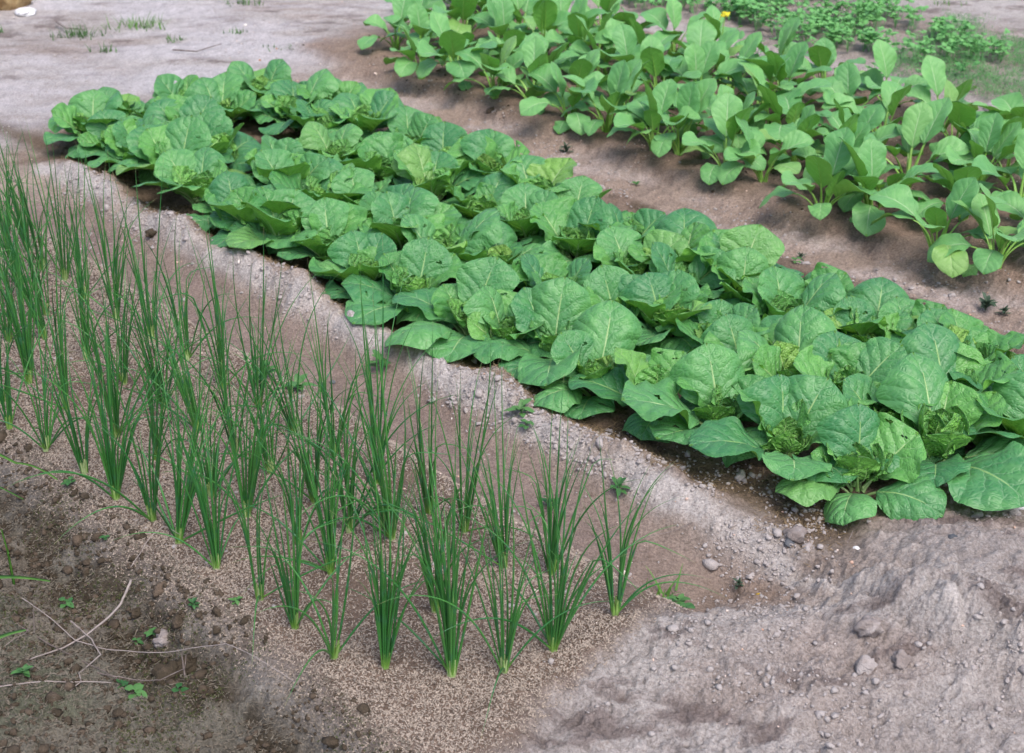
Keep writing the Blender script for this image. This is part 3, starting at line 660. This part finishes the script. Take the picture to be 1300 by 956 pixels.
V, F = flakes(x, y, ground(x, y) + .0015, rs.uniform(.0028, .0048, n) * sz, rs.uniform(.0009, .0015, n) * sz, rs.uniform(.0006, .0012, n) * sz)
stuff_mesh("rice_husk_mulch", V, F, M_husk, "tan rice husks mulching the soil between the spring onions", "mulch")
print("husks", n)

T = (1 + 5 ** .5) / 2
ICO = np.array([(-1, T, 0), (1, T, 0), (-1, -T, 0), (1, -T, 0), (0, -1, T), (0, 1, T), (0, -1, -T), (0, 1, -T), (T, 0, -1), (T, 0, 1), (-T, 0, -1), (-T, 0, 1)], float); ICO /= np.linalg.norm(ICO[0])
ICF = np.array([(0, 11, 5), (0, 5, 1), (0, 1, 7), (0, 7, 10), (0, 10, 11), (1, 5, 9), (5, 11, 4), (11, 10, 2), (10, 7, 6), (7, 1, 8), (3, 9, 4), (3, 4, 2), (3, 2, 6), (3, 6, 8), (3, 8, 9), (4, 9, 5), (2, 4, 11), (6, 2, 10), (8, 6, 7), (9, 8, 1)])
def crumbs(x, y, r, name, mat, label, cat):
    n = len(x); jit = 1 + rs.uniform(-.45, .45, (n, 12, 1)); sq = rs.uniform(.6, 1.25, (n, 1, 3)); sq[..., 2] *= .75
    a = rs.uniform(0, 6.28, n); ca, sa = np.cos(a)[:, None], np.sin(a)[:, None]
    P = ICO[None] * jit * sq; P = np.stack([P[..., 0] * ca - P[..., 1] * sa, P[..., 0] * sa + P[..., 1] * ca, P[..., 2]], -1) * r[:, None, None]
    P = P + np.stack([x, y, ground(x, y) + r * .25], 1)[:, None]
    F = (ICF[None] + (np.arange(n) * 12)[:, None, None]).reshape(-1, 3)
    return stuff_mesh(name, P.reshape(-1, 3), F, mat, label, cat, False)
# pale crumbs on the crest, the near bank and the path
X = []; Y = []
def add(n, u0, u1, v0, v1, f=None):
    x, y = scatter(n, u0, u1, v0, v1)
    if f is not None: k_ = f(x, y); x = x[k_]; y = y[k_]
    X.append(x); Y.append(y)
clump = lambda th: (lambda x, y: fbm(x * 6, y * 6, 3, 95) > rs.uniform(th, th + .5, len(x)))
add(3000, -4.3, -1.4, 1.96, 2.07, clump(-.2)); add(5000, -1.4, -.75, 1.4, 2.7, clump(-.1)); add(3500, -3.9, -1.3, 1.95, 2.2, clump(-.2)); add(900, -1.75, -1.2, 2.0, 2.25, clump(-.3))
add(2500, -4.6, -1.2, 3.22, 3.6, clump(-.2)); add(1500, -4.2, -1.5, 1.72, 2.0, clump(0)); add(1600, -5, -2, 4.75, 5.1, clump(-.3)); add(1200, -4.2, -1.3, 1.1, 1.75, clump(-.1))
add(2600, -6.5, -4.6, 1.8, 4.2, clump(-.1))
x = np.concatenate(X); y = np.concatenate(Y)
crumbs(x, y, np.exp(rs.normal(math.log(.0026), .5, len(x))), "soil_crumbs", M_clod, "pale dry soil crumbs scattered on the crest, bank and paths", "soil crumbs")
X = []; Y = []
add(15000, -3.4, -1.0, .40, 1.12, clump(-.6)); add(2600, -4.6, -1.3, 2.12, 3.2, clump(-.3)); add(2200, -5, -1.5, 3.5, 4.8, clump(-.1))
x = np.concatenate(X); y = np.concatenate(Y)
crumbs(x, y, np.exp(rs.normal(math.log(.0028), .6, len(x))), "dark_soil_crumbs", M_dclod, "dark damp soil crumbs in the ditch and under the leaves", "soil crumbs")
x, y = scatter(1500, -5.5, -.7, 1.5, 5.0); k_ = (uv_of(x, y)[0] > -1.45) | (uv_of(x, y)[1] < 2.1) | (uv_of(x, y)[1] > 3.15); x = x[k_]; y = y[k_]
crumbs(x, y, np.exp(rs.normal(math.log(.0022), .45, len(x))), "gravel_grit", simple("grit", (.45, .20, .10), (.75, .70, .66), 9, .6, .0003), "orange and white grit sprinkled over the sand", "grit")
# straw litter along the mustard bed
x, y = scatter(13000, -4.6, -1.25, 2.05, 2.34); k_ = clump(-.4)(x, y); x = x[k_]; y = y[k_]; n = len(x)
V, F = flakes(x, y, ground(x, y) + .003, rs.uniform(.004, .014, n), rs.uniform(.0004, .0009, n), rs.uniform(.0003, .0006, n), .35)
stuff_mesh("straw_litter", V, F, M_straw, "brown straw litter along the foot of the mustard plants", "straw")
x, y = scatter(70000, -3.4, -1.0, .35, 1.12); k_ = clump(-.75)(x, y); x = x[k_]; y = y[k_]; n = len(x)
V, F = flakes(x, y, ground(x, y) + .002, rs.uniform(.003, .008, n), rs.uniform(.0006, .0013, n), rs.uniform(.0004, .0008, n), .4)
stuff_mesh("plant_litter", V, F, M_lit, "grey-brown bits of dead grass and husk strewn over the ditch", "litter")
# moss tufts in the ditch
x, y = scatter(90000, -3.3, -1.0, .35, 1.10); k_ = fbm(x * 8, y * 8, 3, 97) > rs.uniform(-.05, .35, len(x)); x = x[k_]; y = y[k_]; n = len(x)
V, F = flakes(x, y, ground(x, y) + rs.uniform(0, .006, n), rs.uniform(.0015, .004, n), rs.uniform(.0006, .0012, n), rs.uniform(.0003, .0008, n), .9)
stuff_mesh("moss", V, F, M_moss, "dark green moss on the ditch soil", "moss")

# ------------------------------------------------------------------ herb patch
def seedling(q, x, y, z, h, n, V, F):
    for s in range(n):
        az = q.uniform(0, 6.28); ln = q.uniform(.1, .8); hh = h * q.uniform(.55, 1.1)
        tx = x + math.cos(az) * hh * ln; ty = y + math.sin(az) * hh * ln; tz = z + hh
        o = len(V); px, py = -math.sin(az) * .0012, math.cos(az) * .0012
        V += [(x - px, y - py, z), (x + px, y + py, z), (tx + px, ty + py, tz), (tx - px, ty - py, tz)]; F.append((o, o + 1, o + 2, o + 3))
        for l in range(3):
            a = az + (l - 1) * 1.3 + q.uniform(-.3, .3); r = q.uniform(.008, .015); cx = tx + math.cos(a) * r; cy = ty + math.sin(a) * r; cz = tz + q.uniform(-.006, .008)
            o = len(V); V.append((tx, ty, tz)); m = 8; ta, tb_ = q.uniform(-.5, .5), q.uniform(-.5, .5)
            for i in range(m):
                b = a + PI + (i + .5) / m * 2 * PI; rr = r * (1.05 if i % 2 else .72)
                dx, dy = math.cos(b) * rr, math.sin(b) * rr; V.append((cx + dx, cy + dy, cz + dx * ta + dy * tb_))
            for i in range(0, m - 1): F.append((o, o + 1 + i, o + 2 + i))
def tri(F):
    out = []
    for f in F:
        out.append(f[:3]) if len(f) == 3 else out.extend([(f[0], f[1], f[2]), (f[0], f[2], f[3])])
    return out
q = random.Random(12); V = []; F = []
pts = []
for i in range(1150):
    u_, v_ = q.uniform(-5.6, -2.75), q.uniform(5.05, 6.3)
    lim = 5.12 + .10 * math.sin(u_ * 6) ; far_ = 5.55 + (-2.75 - u_) * .42
    if v_ < lim or v_ > far_: continue
    if vnoise(u_ * 4, v_ * 4, 5) < .42: continue
    x, y = xy_of(u_, v_); p = to_px(x, y)
    if p[0] < 780 or p[1] < -60: continue
    seedling(q, x, y, gz(x, y), q.uniform(.055, .10), q.randint(3, 6), V, F)
stuff_mesh("coriander_patch", V, tri(F), M_cor, "dense patch of small lobed coriander leaves beyond the choy sum", "herb patch")
SD = []
for i in range(3):
    V = []; F = []; seedling(random.Random(i), 0, 0, 0, .07, 7, V, F); SD.append(mesh("coriander_seedling", V, tri(F), [M_cor], None, None, False))
for i, (px, py, lab) in enumerate([(1075, 128, "coriander seedling on the pale strip before the patch, middle of three"), (1110, 122, "coriander seedling on the pale strip before the patch, rightmost of three"), (1178, 112, "coriander seedling between coriander and feathery dill"),
    (1205, 84, "small coriander seedling near the dill's back rim"), (1222, 100, "outermost coriander seedling, standing among the first dill fronds"), (1212, 62, "coriander seedling on bare sand behind the dill"),
    (1165, 135, "coriander seedling low behind the choy sum, on the crumbly soil"), (1000, 92, "coriander seedling in front of the dense patch, above drooping choy sum leaf"), (960, 74, "coriander seedling on the pale strip beside the yellow-flowered choy sum"),
    (1040, 116, "coriander seedling on the pale strip before the patch, leftmost of three")]):
    x, y = at(px, py); o = obj("coriander_seedling", SD[i % 3], None, (x, y, gz(x, y)), (0, 0, i * 1.3), q.uniform(.8, 1.2))
    tag(o, lab, "herb seedling", "loose coriander seedlings round the herb patch")
# feathery dill at the far right
x, y = scatter(30000, -3.2, -2.0, 4.98, 5.9)
k_ = np.array([to_px(a, b)[0] for a, b in zip(x, y)]); k_ = (k_ > 1125 + 80 * fbm(x * 3, y * 3, 2, 8)) & (vnoise(x * 9, y * 9, 12) > .30 * rs.uniform(.6, 1.6, len(x))) & (k_ < 1420)
x = x[k_]; y = y[k_]; n = len(x)
V, F = flakes(x, y, ground(x, y) + rs.uniform(.003, .085, n) * (.3 + vnoise(x * 14, y * 14, 3)), rs.uniform(.006, .016, n), rs.uniform(.0007, .0013, n), rs.uniform(.0002, .0005, n), .8)
stuff_mesh("feathery_dill_patch", V, F, M_cor, "feathery fine-leaved green herbs growing past the end of the coriander", "herb patch")

# ------------------------------------------------------------------ weeds, grass, stems, stones
def weed_mesh(seed, n, L, W, mat, e=(5, 60)):
    q = random.Random(seed); V = []; F = []
    for i in range(n):
        az = i * 2.4 + q.uniform(-.4, .4); el = R(q.uniform(*e)); l = L * q.uniform(.6, 1.1); ca, sa = math.cos(az), math.sin(az); o = len(V); h0 = q.uniform(0, L * .5)
        m = 6
        for j in range(m + 1):
            t = j / m; wd = W * math.sin(PI * min(.98, .12 + .86 * t)) ** .8 * (.35 if t < .25 else 1); r = l * t * math.cos(el) ; z = h0 + l * (math.sin(el) * t - .35 * t * t) + .003
            for s in (-1, 0, 1): V.append((ca * r - sa * s * wd, sa * r + ca * s * wd, z + (.15 * wd if s else 0)))
        for j in range(m):
            for s in (0, 1): F.append((o + j * 3 + s, o + j * 3 + s + 1, o + j * 3 + s + 4, o + j * 3 + s + 3))
    return mesh("weed", V, F, [mat])
WM = [weed_mesh(i, 11, .045, .008, M_weed) for i in range(2)] + [weed_mesh(5 + i, 22, .038, .005, M_wdark, (20, 80)) for i in range(2)] + [weed_mesh(9 + i, 5, .018, .005, M_weed, (10, 50)) for i in range(2)]
for (px, py, kd, s, lab) in [
    (483, 461, 0, 1.1, "small weed with lobed pale leaves on the crest by the hanging mustard leaf"),
    (662, 540, 1, 1.0, "little weed sprouting from the furrow side of the pale crest"),
    (668, 553, 4, 1.4, "tiny seedling just below a weed on the furrow side of the crest"),
    (718, 190, 2, 1.0, "bushy dull weed under the lone choy sum leaves at the path"),
    (1252, 388, 3, 1.25, "knotty dull green weed on the path near a drooping choy sum leaf"),
    (1275, 392, 2, .7, "small flat weed close to the knotty dull weed on the path"),
    (808, 228, 4, 1.2, "tiny sprout on the path beside the mustard bed's outer row"),
    (1018, 316, 2, .6, "flattened dark weed on the path below the choy sum stems"),
    (1010, 332, 4, 1.3, "pair of tiny pale leaves on the path beside the flattened weed"),
    (700, 628, 0, .8, "small weed in the furrow behind the tall onion leaves"),
    (785, 622, 0, .75, "grey-green weed at the foot of the crest where it crumbles"),
    (872, 752, 5, 1.6, "two-leaved seedling at the rim of the sandy hollow"),
    (862, 738, 0, .8, "thin-leaved weed at the rim of the sandy hollow"),
    (940, 714, 2, .5, "dark withered weed lying in the sandy hollow"),
    (28, 842, 0, .8, "rounded bright weed in the grassy corner under the dry stems"),
    (92, 627, 4, 1.8, "small bright sprout above the dark ditch edge"),
    (78, 732, 5, 1.8, "upright two-leaved sprout beside the wide green blade"),
    (152, 846, 0, .6, "yellow-green sprout beneath the curved twig"),
    (168, 856, 5, 2.2, "big round-leaved sprout at the ditch bottom"),
    (222, 850, 4, 1.7, "sprout with spread leaves beside the hanging straw"),
    (190, 774, 4, 1.6, "sprout in the ditch wall above the grey clod"),
    (168, 772, 5, 1.2, "very small sprout in the dark ditch wall"),
    (247, 778, 0, .55, "straggly weed at the edge of the husk mulch"),
    (302, 784, 1, .55, "feathery tiny weed standing alone in the husk mulch"),
    (135, 690, 4, 1.2, "small sprout on the husks beside the ditch soil"),
    (380, 505, 1, 1.1, "leafy weed among the onion stems by the furrow"),
    (335, 495, 0, 1.1, "leafy weed tangled behind the onion rows"),
    (15, 232, 2, .5, "tiny dull weed on the pale sand behind the onions")]:
    x, y = at(px, py); tag(obj("weed", WM[kd], None, (x, y, gz(x, y)), (0, 0, px * .7), s * (.72 if py > 560 and px < 320 else 1)), lab, "weed", "small weeds and sprouts on the soil")

def blade_mesh(pts, w0, w1, mat, name="long_grass", thick=.0008):
    V = []; F = []; n = len(pts)
    for i, p in enumerate(pts):
        a = pts[max(0, i - 1)]; b = pts[min(n - 1, i + 1)]; dx, dy = b[0] - a[0], b[1] - a[1]; l = math.hypot(dx, dy) or 1; t = i / (n - 1)
        w_ = w0 + (w1 - w0) * t; nx_, ny_ = -dy / l * w_, dx / l * w_
        V += [(p[0] + nx_, p[1] + ny_, p[2] + w_ * .3), (p[0], p[1], p[2] + thick * .2), (p[0] - nx_, p[1] - ny_, p[2] + w_ * .3), (p[0], p[1], p[2] - thick)]
    for i in range(n - 1):
        for j in range(4): F.append((i * 4 + j, i * 4 + (j + 1) % 4, (i + 1) * 4 + (j + 1) % 4, (i + 1) * 4 + j))
    return mesh(name, V, F, [mat])
def px_path(L, n=24, wob=.0):
    P = []
    for i in range(len(L) - 1):
        for k_ in range(n if i < len(L) - 2 else n + 1):
            t = k_ / n; a, b = L[i], L[i + 1]; x0, y0 = at(a[0], a[1], a[2]); x1, y1 = at(b[0], b[1], b[2])
            P.append((x0 + (x1 - x0) * t, y0 + (y1 - y0) * t, a[2] + (b[2] - a[2]) * t + wob * math.sin(t * PI)))
    return P
for (L, w0, w1, lab, wob) in [
    ([(-60, 560, .10), (20, 588, .085), (73, 609, .06)], .0045, .0025, "long green grass blade reaching in over the husks", .01),
    ([(-50, 605, .10), (30, 634, .04)], .004, .002, "green grass blade pointing at the ditch rim", .01),
    ([(-60, 745, .06), (64, 738, .03)], .009, .003, "wide green grass blade lying above the dry stems", .015),
    ([(-40, 835, .10), (33, 800, .12)], .008, .003, "soft pale grass blade in the lower grassy corner", .01),
    ([(18, 742, -.05), (10, 700, .03), (2, 672, .08)], .003, .0015, "thin upright yellow-green grass stem in the ditch", .0)]:
    me = blade_mesh(px_path(L, 12, wob), w0, w1, M_grass); tag(obj("long_grass", me), lab, "grass blade", "grass blades reaching in at the ditch")

def rod_mesh(pts, r0, r1, mat, name, seed=0):
    q = random.Random(seed); V = []; F = []; n = len(pts)
    for i, p in enumerate(pts):
        a = pts[max(0, i - 1)]; b = pts[min(n - 1, i + 1)]; d = np.array(b) - np.array(a); d = d / (np.linalg.norm(d) + 1e-9)
        s = np.cross(d, (0, 0, 1)); s = s / (np.linalg.norm(s) + 1e-9); u_ = np.cross(s, d); r = (r0 + (r1 - r0) * i / (n - 1)) * (1 + .1 * (q.random() - .5))
        c_ = np.array(p) + .0007 * np.array([q.uniform(-1, 1), q.uniform(-1, 1), q.uniform(-.4, .6)]) * .6
        for j in range(6): a_ = j * PI / 3; V.append(tuple(c_ + s * math.cos(a_) * r + u_ * math.sin(a_) * r))
    for i in range(n - 1):
        for j in range(6): F.append((i * 6 + j, i * 6 + (j + 1) % 6, (i + 1) * 6 + (j + 1) % 6, (i + 1) * 6 + j))
    F.append(tuple(range(6))); F.append(tuple((n - 1) * 6 + 5 - j for j in range(6)))
    return mesh(name, V, F, [mat])
for (L, r0, r1, lab) in [
    ([(163, 712, .055), (148, 738, .04), (105, 778, .0), (60, 812, -.01), (-10, 848, -.01)], .0042, .0016, "thick pale dry stem slanting down across the ditch"),
    ([(24, 738, .0), (60, 762, .0), (92, 788, .0), (130, 795, .0), (210, 802, .02), (286, 806, .045), (330, 836, .04), (375, 868, .03)], .0016, .0011, "long thin dry twig crossing ditch and husks with a bend"),
    ([(85, 760, .01), (112, 785, .0), (124, 808, .0), (98, 842, -.01), (102, 858, -.01), (88, 872, -.01)], .0022, .0014, "zigzag dry stalk below the thick pale stem"),
    ([(10, 770, -.01), (60, 800, -.01), (100, 822, -.01), (150, 846, .0)], .002, .0012, "grey dry twig slanting to the round sprout"),
    ([(-10, 872, -.01), (60, 860, -.01), (140, 857, -.01)], .0022, .0012, "nearly level dry stalk along the lower edge"),
    ([(120, 832, .0), (165, 838, .0), (200, 842, .01), (232, 830, .02), (234, 812, .035)], .0018, .001, "dark curved twig hooking round at the ditch bottom"),
    ([(228, 808, .04), (232, 838, .01)], .0012, .0028, "short flattened straw hanging off the long twig"),
    ([(38, 745, .01), (40, 790, -.01)], .001, .0008, "fine upright dry stalk in the grassy corner"),
    ([(-5, 812, -.01), (28, 788, .0), (36, 770, .01)], .001, .0008, "fine slanting stalk in the grassy corner"),
    ([(165, 712, .055), (185, 700, .04), (212, 690, .036), (232, 702, .034)], .0014, .0008, "thin withered leaf trailing onto the husks"),
    ([(645, 588, -.02), (665, 597, -.02)], .0012, .0008, "short pale twig in the furrow behind the onions"),
    ([(575, 598, -.01), (588, 608, -.01)], .0014, .001, "short white straw in the furrow"),
    ([(806, 672, .0), (800, 705, .0)], .0011, .0008, "fine pale straw below the crumbling crest"),
    ([(810, 673, -.005), (862, 668, -.005), (880, 666, -.005)], .0009, .0007, "thin dark root lying across the furrow end"),
    ([(1075, 695, .02), (1082, 680, .04)], .0012, .0008, "pale bit of straw near the near mustard plant"),
    ([(220, 68, .0), (250, 70, .0), (282, 60, .0)], .006, .002, "dark withered twig on the pale sand behind the mustard bed"),
    ([(72, 28, .01), (84, 36, .01), (110, 38, .005)], .009, .003, "brown withered leaf stalk beside the grass tuft"),
    ([(340, 400, .03), (360, 445, .0)], .001, .0008, "bent dry stalk at the side of the crest")]:
    # short spans follow the ground, heights are measured from it
    Q = px_path(L, 8); gh = [gz(x, y) for x, y, z in Q]; gh = [sum(gh[max(0, i - 6):i + 7]) / len(gh[max(0, i - 6):i + 7]) for i in range(len(gh))]
    P = [(x, y, g_ + max(0.006, z + .014)) for (x, y, z), g_ in zip(Q, gh)]; r0 *= .68; r1 *= .7
    tag(obj("dry_stem", rod_mesh(P, r0, r1, M_dry, "dry_stem", len(lab))), lab, "dry stem", "dry stems and twigs lying about")

def tuft_mesh(seed, n, L, spread):
    q = random.Random(seed); V = []; F = []
    for i in range(n):
        az = q.uniform(0, 6.28); l = L * q.uniform(.4, 1.1); bx, by = q.gauss(0, spread), q.gauss(0, spread * .6); ca, sa = math.cos(az), math.sin(az); o = len(V); ln = q.uniform(.2, 1.0)
        for j in range(5):
            t = j / 4; w_ = .0022 * (1 - t) + .0003; r = l * t * ln; z = l * (t - .45 * t * t * ln)
            V += [(bx + ca * r - sa * w_, by + sa * r + ca * w_, z), (bx + ca * r + sa * w_, by + sa * r - ca * w_, z)]
        for j in range(4): F.append((o + j * 2, o + j * 2 + 1, o + j * 2 + 3, o + j * 2 + 2))
    return mesh("grass_tuft", V, F, [M_grass])
for i, (px, py, n, L, sp, lab) in enumerate([
    (98, 44, 90, .07, .06, "low grass tuft around the withered leaf stalk"), (175, 32, 80, .07, .06, "low grass tuft behind the larger tufts, by the sand's dark crumbs"),
    (135, 64, 26, .05, .025, "tiny grass tuft alone on the pale sand"), (312, 4, 50, .06, .05, "grass tuft on the sand at the very back"), (300, 42, 24, .04, .03, "sparse grass on sand midway behind the bed"),
    (222, 52, 22, .04, .03, "small dark grass patch above the withered twig"), (2, 38, 16, .05, .02, "few grass blades in front of the tan rock"), (1200, 6, 20, .04, .04, "small grass patch on the bare sand beyond the coriander"),
    (845, 728, 16, .06, .02, "thin grass sprouting near the last onion clump"), (362, 62, 16, .04, .04, "scattered short grass on the sand before the mustard bed")]):
    x, y = at(px, py); tag(obj("grass_tuft", tuft_mesh(i + 40, n, L, sp), None, (x, y, gz(x, y))), lab, "grass tuft", "grass tufts on the bare sand")

def rock_mesh(seed, sx, sy, sz, mat, name, det=3, am=.35):
    import bmesh
    bm = bmesh.new(); bmesh.ops.create_icosphere(bm, subdivisions=det, radius=1.0)
    for v in bm.verts:
        c_ = v.co; k_ = 1 + am * float(fbm(c_.x * 1.6 + seed * 3.1, c_.y * 1.6 + c_.z * 1.3, 4, seed)) + am * .5 * float(fbm(c_.z * 3 + seed, c_.x * 3, 3, seed + 5))
        if am > .5: k_ += .22 * float(fbm(c_.x * 5 + c_.z * 3 + seed, c_.y * 5, 3, seed + 9))
        v.co = (c_.x * k_ * sx, c_.y * k_ * sy, c_.z * k_ * sz)
    me = bpy.data.meshes.new(name); bm.to_mesh(me); bm.free(); me.materials.append(mat)
    me.polygons.foreach_set("use_smooth", np.ones(len(me.polygons), dtype=bool)); return me
for i, (px, py, s, sq, mat, name, lab, cat, grp, sink) in enumerate([
    (8, 6, .13, .9, M_tan, "rock", "large tan rock standing on the pale sand", "rock", None, .3), (42, -6, .06, .8, M_och, "rock", "ochre rock tucked behind the large tan rock", "rock", None, .3),
    (33, 16, .05, .35, M_white, "stone", "flat whitish stone between the rocks and the sand", "stone", None, .2),
    (1296, 640, .035, .5, M_white, "plaster_lump", "white lump of plaster beside the mustard bed's corner", "plaster lump", None, .3),
    (1100, 372, .013, .5, M_stone, "pebble", "grey-white pebble on the path beside the mustard leaves", "pebble", "loose pebbles", .3),
    (1002, 690, .011, .8, M_dstone, "pebble", "dark pebble on the sand below the nearest mustard plants", "pebble", "loose pebbles", .3),
    (1204, 714, .010, .7, M_dstone, "pebble", "dark slate pebble on the sandy bank", "pebble", "loose pebbles", .3),
    (421, 468, .008, .7, M_dstone, "pebble", "dark pebble in the furrow behind the onions", "pebble", "loose pebbles", .3),
    (965, 733, .005, .7, M_och, "pebble", "small yellowish pebble in the sandy hollow", "pebble", "loose pebbles", .2),
    (1087, 697, .008, .7, M_white, "pebble", "small whitish pebble on the sand by a straw", "pebble", "loose pebbles", .2),
    (220, 825, .034, .6, M_dclod, "soil_clod", "large dark grey clod at the ditch bottom", "soil clod", "soil clods", .35),
    (203, 789, .016, .8, M_clod, "soil_clod", "round grey clod on the ditch rim", "soil clod", "soil clods", .3),
    (202, 746, .016, .8, M_dclod, "soil_clod", "brown clod sitting on the husk mulch", "soil clod", "soil clods", .3),
    (168, 750, .012, .8, M_dclod, "soil_clod", "dark clod at the top of the ditch wall", "soil clod", "soil clods", .3),
    (1098, 826, .020, .8, M_clod, "soil_clod", "rounded pale clod half sunk in the bank above another clod", "soil clod", "soil clods", .35),
    (1096, 862, .020, 1.0, M_clod, "soil_clod", "pale clod half sunk in the foot of the bank", "soil clod", "soil clods", .35),
    (1140, 862, .016, .8, M_clod, "soil_clod", "low pale clod on the bank beside the half-sunk clod", "soil clod", "soil clods", .35),
    (1008, 682, .018, .8, M_clod, "soil_clod", "grey clod resting by the dark pebble on the sand", "soil clod", "soil clods", .35),
    (1027, 694, .014, .8, M_clod, "soil_clod", "small rusty clod among the crumbs before the mustard plants", "soil clod", "soil clods", .35),
    (1280, 655, .018, .8, M_clod, "soil_clod", "brown clod beside the white plaster lump", "soil clod", "soil clods", .35),
    (940, 598 + 12, .016, .8, M_clod, "soil_clod", "clod on the crest under the long low mustard leaf", "soil clod", "soil clods", .35),
    (1210, 132, .03, .6, M_clod, "soil_clod", "crumbly grey clod between choy sum and herbs", "soil clod", "soil clods", .35),
    (1265, 142, .04, .5, M_clod, "soil_clod", "broad crumbly clod behind the outermost choy sum leaves", "soil clod", "soil clods", .35),
    (195, 300, .02, .5, M_dclod, "soil_clod", "dark crumbly clod in the furrow near the far onions", "soil clod", "soil clods", .35)]):
    x, y = at(px, py); o = obj(name, rock_mesh(i + 3, s, s * (.8 + .4 * ((i * 37) % 10) / 10), s * sq, mat, name, 4 if s > .02 else 3, .75 if 'clod' in name else .35), None, (x, y, gz(x, y) + s * sq * (1 - 2 * sink - (.15 if 'clod' in name else 0)) * .9), (0, 0, i))
    tag(o, lab, cat, grp)
print("objects", len(bpy.data.objects))
